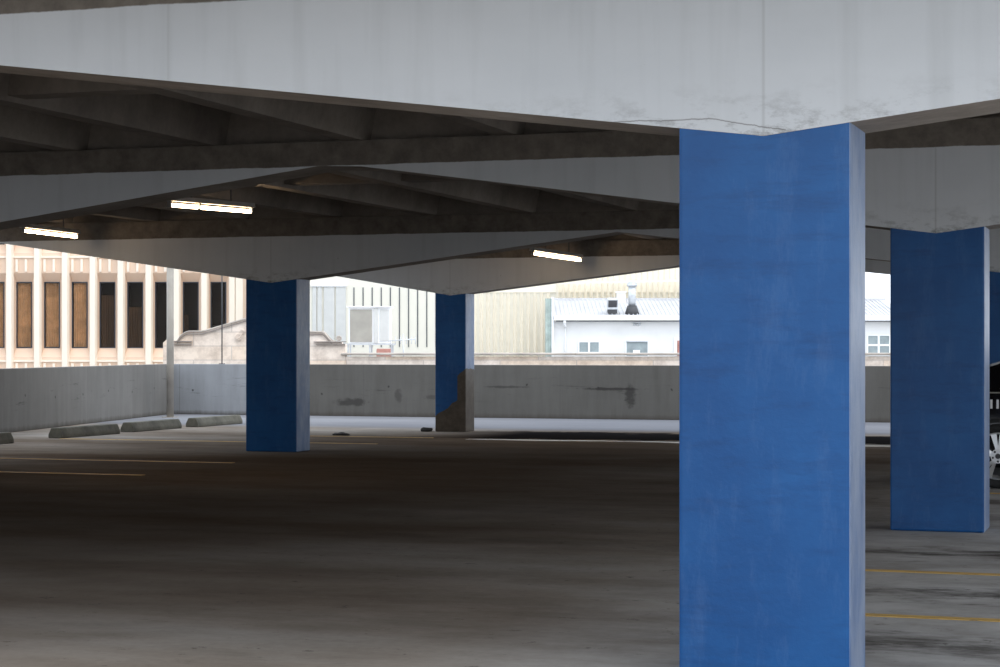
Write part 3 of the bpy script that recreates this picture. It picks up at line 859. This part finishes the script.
# ------------------------------------------------------------------ cream metal warehouse
Z2 = 78.0; K2 = Z2/2000
def hx(px): return (px-500)*K2
def hz(py): return CAMZ+(347.5-py)*K2
def warehouse():
    oz = -9.4
    root = thing('metal_warehouse', 'tall cream warehouse clad in ribbed metal, filling the view behind the far columns', 'building', (0, Z2, oz))
    top = hz(170)-oz
    bm = BM(); bm_box(bm, hx(296), hx(850), 0, 14, 0, top); make('wall', bm, M['creamw'], root)
    # slotted stretch: dark gaps between flat panels
    bm = BM()
    for k in range(11):
        px = 353.5 + k*9.1
        bm_box(bm, hx(px), hx(px+1.0), -.025, 0, hz(347)-oz, hz(287.5)-oz)
    make('panel_gaps', bm, M['gap'], root)
    bm = BM()
    for a, b in ((312.5,316.5),(317.5,322),(324,334.5),(336,346)):
        bm_box(bm, hx(a), hx(b), -.06, 0, hz(352)-oz, hz(286.5)-oz, .01)
    make('shutter', bm, M['bluegrey'], root)
    bm = BM(); bm_box(bm, hx(311), hx(347), -.10, 0, hz(286.5)-oz, hz(284.5)-oz); make('shutter_head', bm, M['whitetrim'], root)
    # fluted stretch: V ribs hanging to a hooded head
    bm = BM()
    px = 446
    while px < 547:
        bm_prism(bm, [(hx(px), 0), (hx(px+2.6), -.16), (hx(px+3.4), 0)], 'z', hz(360)-oz, hz(293)-oz)
        px += 6.7
    make('fluting', bm, M['cream'], root)
    bm = BM()
    px = 556
    while px < 850:
        bm_prism(bm, [(hx(px), 0), (hx(px+2.2), -.20), (hx(px+3.2), 0)], 'z', hz(302)-oz, hz(284-(px-556)*.02)-oz)
        bm_prism(bm, [(hx(px), 0), (hx(px+2.2), -.12), (hx(px+3.2), 0)], 'z', hz(281-(px-556)*.02)-oz, hz(240)-oz)
        px += 5.6
    make('upper_fluting', bm, M['cream'], root)
    bm = BM(); bm_box(bm, hx(446), hx(850), -.05, 0, hz(292.5)-oz, hz(170)-oz); make('upper_cladding', bm, M['cream'], root)
warehouse()

# ------------------------------------------------------------------ low white building with metal roof
Z3 = 72.6; K3 = Z3/2000
def ix(px): return (px-500)*K3
def iz(py): return CAMZ+(347.5-py)*K3
def white_house():
    oz = -9.4
    root = thing('white_annex', 'low white building with pale metal roof in front of the cream warehouse', 'building', (0, Z3, oz))
    z = lambda py: iz(py)-oz
    bm = BM(); bm_box(bm, ix(552), ix(905), 0, 3.8, 0, z(321)); make('wall', bm, M['white'], root)
    # roof: sloped sheet with seams
    bm = BM()
    y0, y1 = -.25, 3.7
    ze = z(316); rz = CAMZ+(347.5-300)/2000*(Z3+3.7)-oz
    bm_prism(bm, [(y0, ze), (y1, rz), (y1, rz-.12), (y0, ze-.12)], 'x', ix(553), ix(905))
    make('roof', bm, M['roofm'], root)
    bm = BM(); px = 557
    while px < 900:
        x = ix(px)
        bm_prism(bm, [(y0, ze), (y0, ze+.035), (y1, rz+.035), (y1, rz)], 'x', x, x+.035)
        px += 4.2
    bm_box(bm, ix(553), ix(905), y1-.08, y1+.08, rz-.05, rz+.07)
    make('roof_seams', bm, M['roofm'], root)
    bm = BM(); bm_box(bm, ix(554), ix(905), -.40, -.22, z(320.3), z(315.6), .02); make('fascia_gutter', bm, M['whitetrim'], root)
    bm = BM(); bm_box(bm, ix(556), ix(905), -.22, 0, z(321.6), z(320.6)); make('gutter_shade_strip', bm, M['gap'], root)  # dark strip standing in for the shade under the gutter
    bm = BM(); bm_box(bm, ix(545.5), ix(551.5), -.1, .4, 0, z(298.5)); 
    for k in range(4): bm_cyl(bm, (ix(546.3+k*1.5), -.1, 0), (ix(546.3+k*1.5), -.1, z(298.5)), .022, n=8)
    make('corrugated_end', bm, M['green'], root)
    bm = BM(); bm_box(bm, ix(551.5), ix(553.5), -.2, 3.8, 0, z(297.3)); make('barge_board', bm, M['whitetrim'], root)
    bm = BM(); bm_cyl(bm, (ix(564.5), -.30, z(320.5)), (ix(564.5), -.30, z(324)), .05, n=12); bm_cyl(bm, (ix(564.5), -.30, z(324)), (ix(565.3), -.06, z(327)), .04, n=12)
    bm_cyl(bm, (ix(565.3), -.06, z(327)), (ix(565.3), -.06, z(362)), .025, n=10)
    make('downpipe', bm, M['whitetrim'], root)
    def win(a, b, t, bt, cols_, rows_, name='window', bar=.05):
        bm = BM(); x0, x1, z0, z1 = ix(a), ix(b), z(bt), z(t)
        bm_box(bm, x0-.04, x0, -.05, .02, z0-.04, z1+.04); bm_box(bm, x1, x1+.04, -.05, .02, z0-.04, z1+.04)
        bm_box(bm, x0, x1, -.05, .02, z1, z1+.04); bm_box(bm, x0, x1, -.07, .02, z0-.05, z0)
        for c in range(1, cols_): xx = x0+(x1-x0)*c/cols_; bm_box(bm, xx-bar/2, xx+bar/2, -.05, .0, z0, z1)
        for c in range(1, rows_): zz = z0+(z1-z0)*c/rows_; bm_box(bm, x0, x1, -.045, .0, zz-bar/2, zz+bar/2)
        fr = make(name, bm, M['whitetrim'], root)
        bm = BM(); bm_box(bm, x0, x1, -.02, 0, z0, z1); make('pane', bm, M['hglass'], fr)
        return fr
    win(579.3, 598.7, 342.3, 352, 2, 1, bar=.07)
    f = win(626.5, 647.5, 341.6, 356, 1, 1)
    bm = BM(); bm_box(bm, ix(626), ix(648), -.08, -.03, z(341.8), z(340.6)); make('lintel', bm, M['tin'], f)
    bm = BM(); bm_box(bm, ix(633), ix(640), -.035, -.02, z(353), z(350)); make('notice', bm, M['whitetrim'], f)
    win(868, 889, 335.8, 354.5, 2, 2, bar=.07)
    bm = BM(); bm_box(bm, ix(674), ix(690), -.06, 0, z(356), z(337.3)); make('door_frame', bm, M['whitetrim'], root)
    bm = BM(); bm_box(bm, ix(677), ix(688), -.08, -.06, z(356), z(340.5)); make('door', bm, M['rust'], root)
    bm = BM()
    for px in (634, 636.8, 639.6): bm_cyl(bm, (ix(px), -.06, z(323.2)), (ix(px), -.06, z(325.6)), .035, n=8)
    bm_box(bm, ix(633), ix(641), -.05, -.02, z(323.0), z(322.3))
    make('pipe_bracket', bm, M['tin'], root)
    # things standing on the roof
    def roofz(y): return ze+(rz-ze)*(y-y0)/(y1-y0)
    yv = 0.25; kv = (Z3+yv)/2000
    X = lambda px: (px-500)*kv
    Zv = lambda py: CAMZ+(347.5-py)*kv
    zb = roofz(yv)+oz
    t = thing('hooded_vent', 'white hooded box vent with dark mouth on the pale metal roof', 'roof vent', (X(612.5), Z3+yv, zb))
    x = lambda px: X(px)-X(612.5); zz = lambda py: Zv(py)-zb
    bm = BM(); bm_box(bm, x(607.5), x(617), -.20, .25, -.02, zz(309.5)); make('curb', bm, M['darkm'], t)
    bm = BM(); bm_prism(bm, [(-.22,zz(309.5)),(.25,zz(309.5)),(.25,zz(298.3)),(-.30,zz(298)),(-.45,zz(300)),(-.45,zz(300.6)),(-.22,zz(307))], 'x', x(607), x(617.5)); make('hood', bm, M['tin'], t)
    bm = BM(); bm_prism(bm, [(-.23,zz(307)),(-.45,zz(300.8)),(-.465,zz(301.2)),(-.25,zz(307.4))], 'x', x(608), x(616.4)); make('mouth', bm, M['darkm'], t)
    t = thing('stack_pipe', 'tall galvanised stack pipe with cap on the pale metal roof', 'stack pipe', (X(632), Z3+yv, zb))
    bm = BM(); bm_cyl(bm, (0,0,-.08), (0,0,.30), .29, .17, n=24); make('flashing', bm, M['darkm'], t)
    bm = BM(); bm_cyl(bm, (0,0,.26), (0,0,zz(284.5)), .135, n=24); make('pipe', bm, M['tin'], t)
    bm = BM(); bm_cyl(bm, (0,0,zz(286.5)), (0,0,zz(283.5)), .19, n=24); bm_cyl(bm, (0,0,zz(283.5)), (0,0,zz(281)), .17, .10, n=24); make('cap', bm, M['tin'], t)
    t = thing('small_vent', 'small white vent box left of the tall stack pipe', 'roof vent', (X(625.5), Z3+3.0, roofz(3.0)+oz-.05))
    bm = BM(); bm_box(bm, -.16, .16, -.15, .15, 0, .42, .02); make('box', bm, M['whitetrim'], t)
    bm = BM(); bm_box(bm, -.20, .20, -.19, .19, .42, .47, .01); make('lid', bm, M['whitetrim'], t)
white_house()
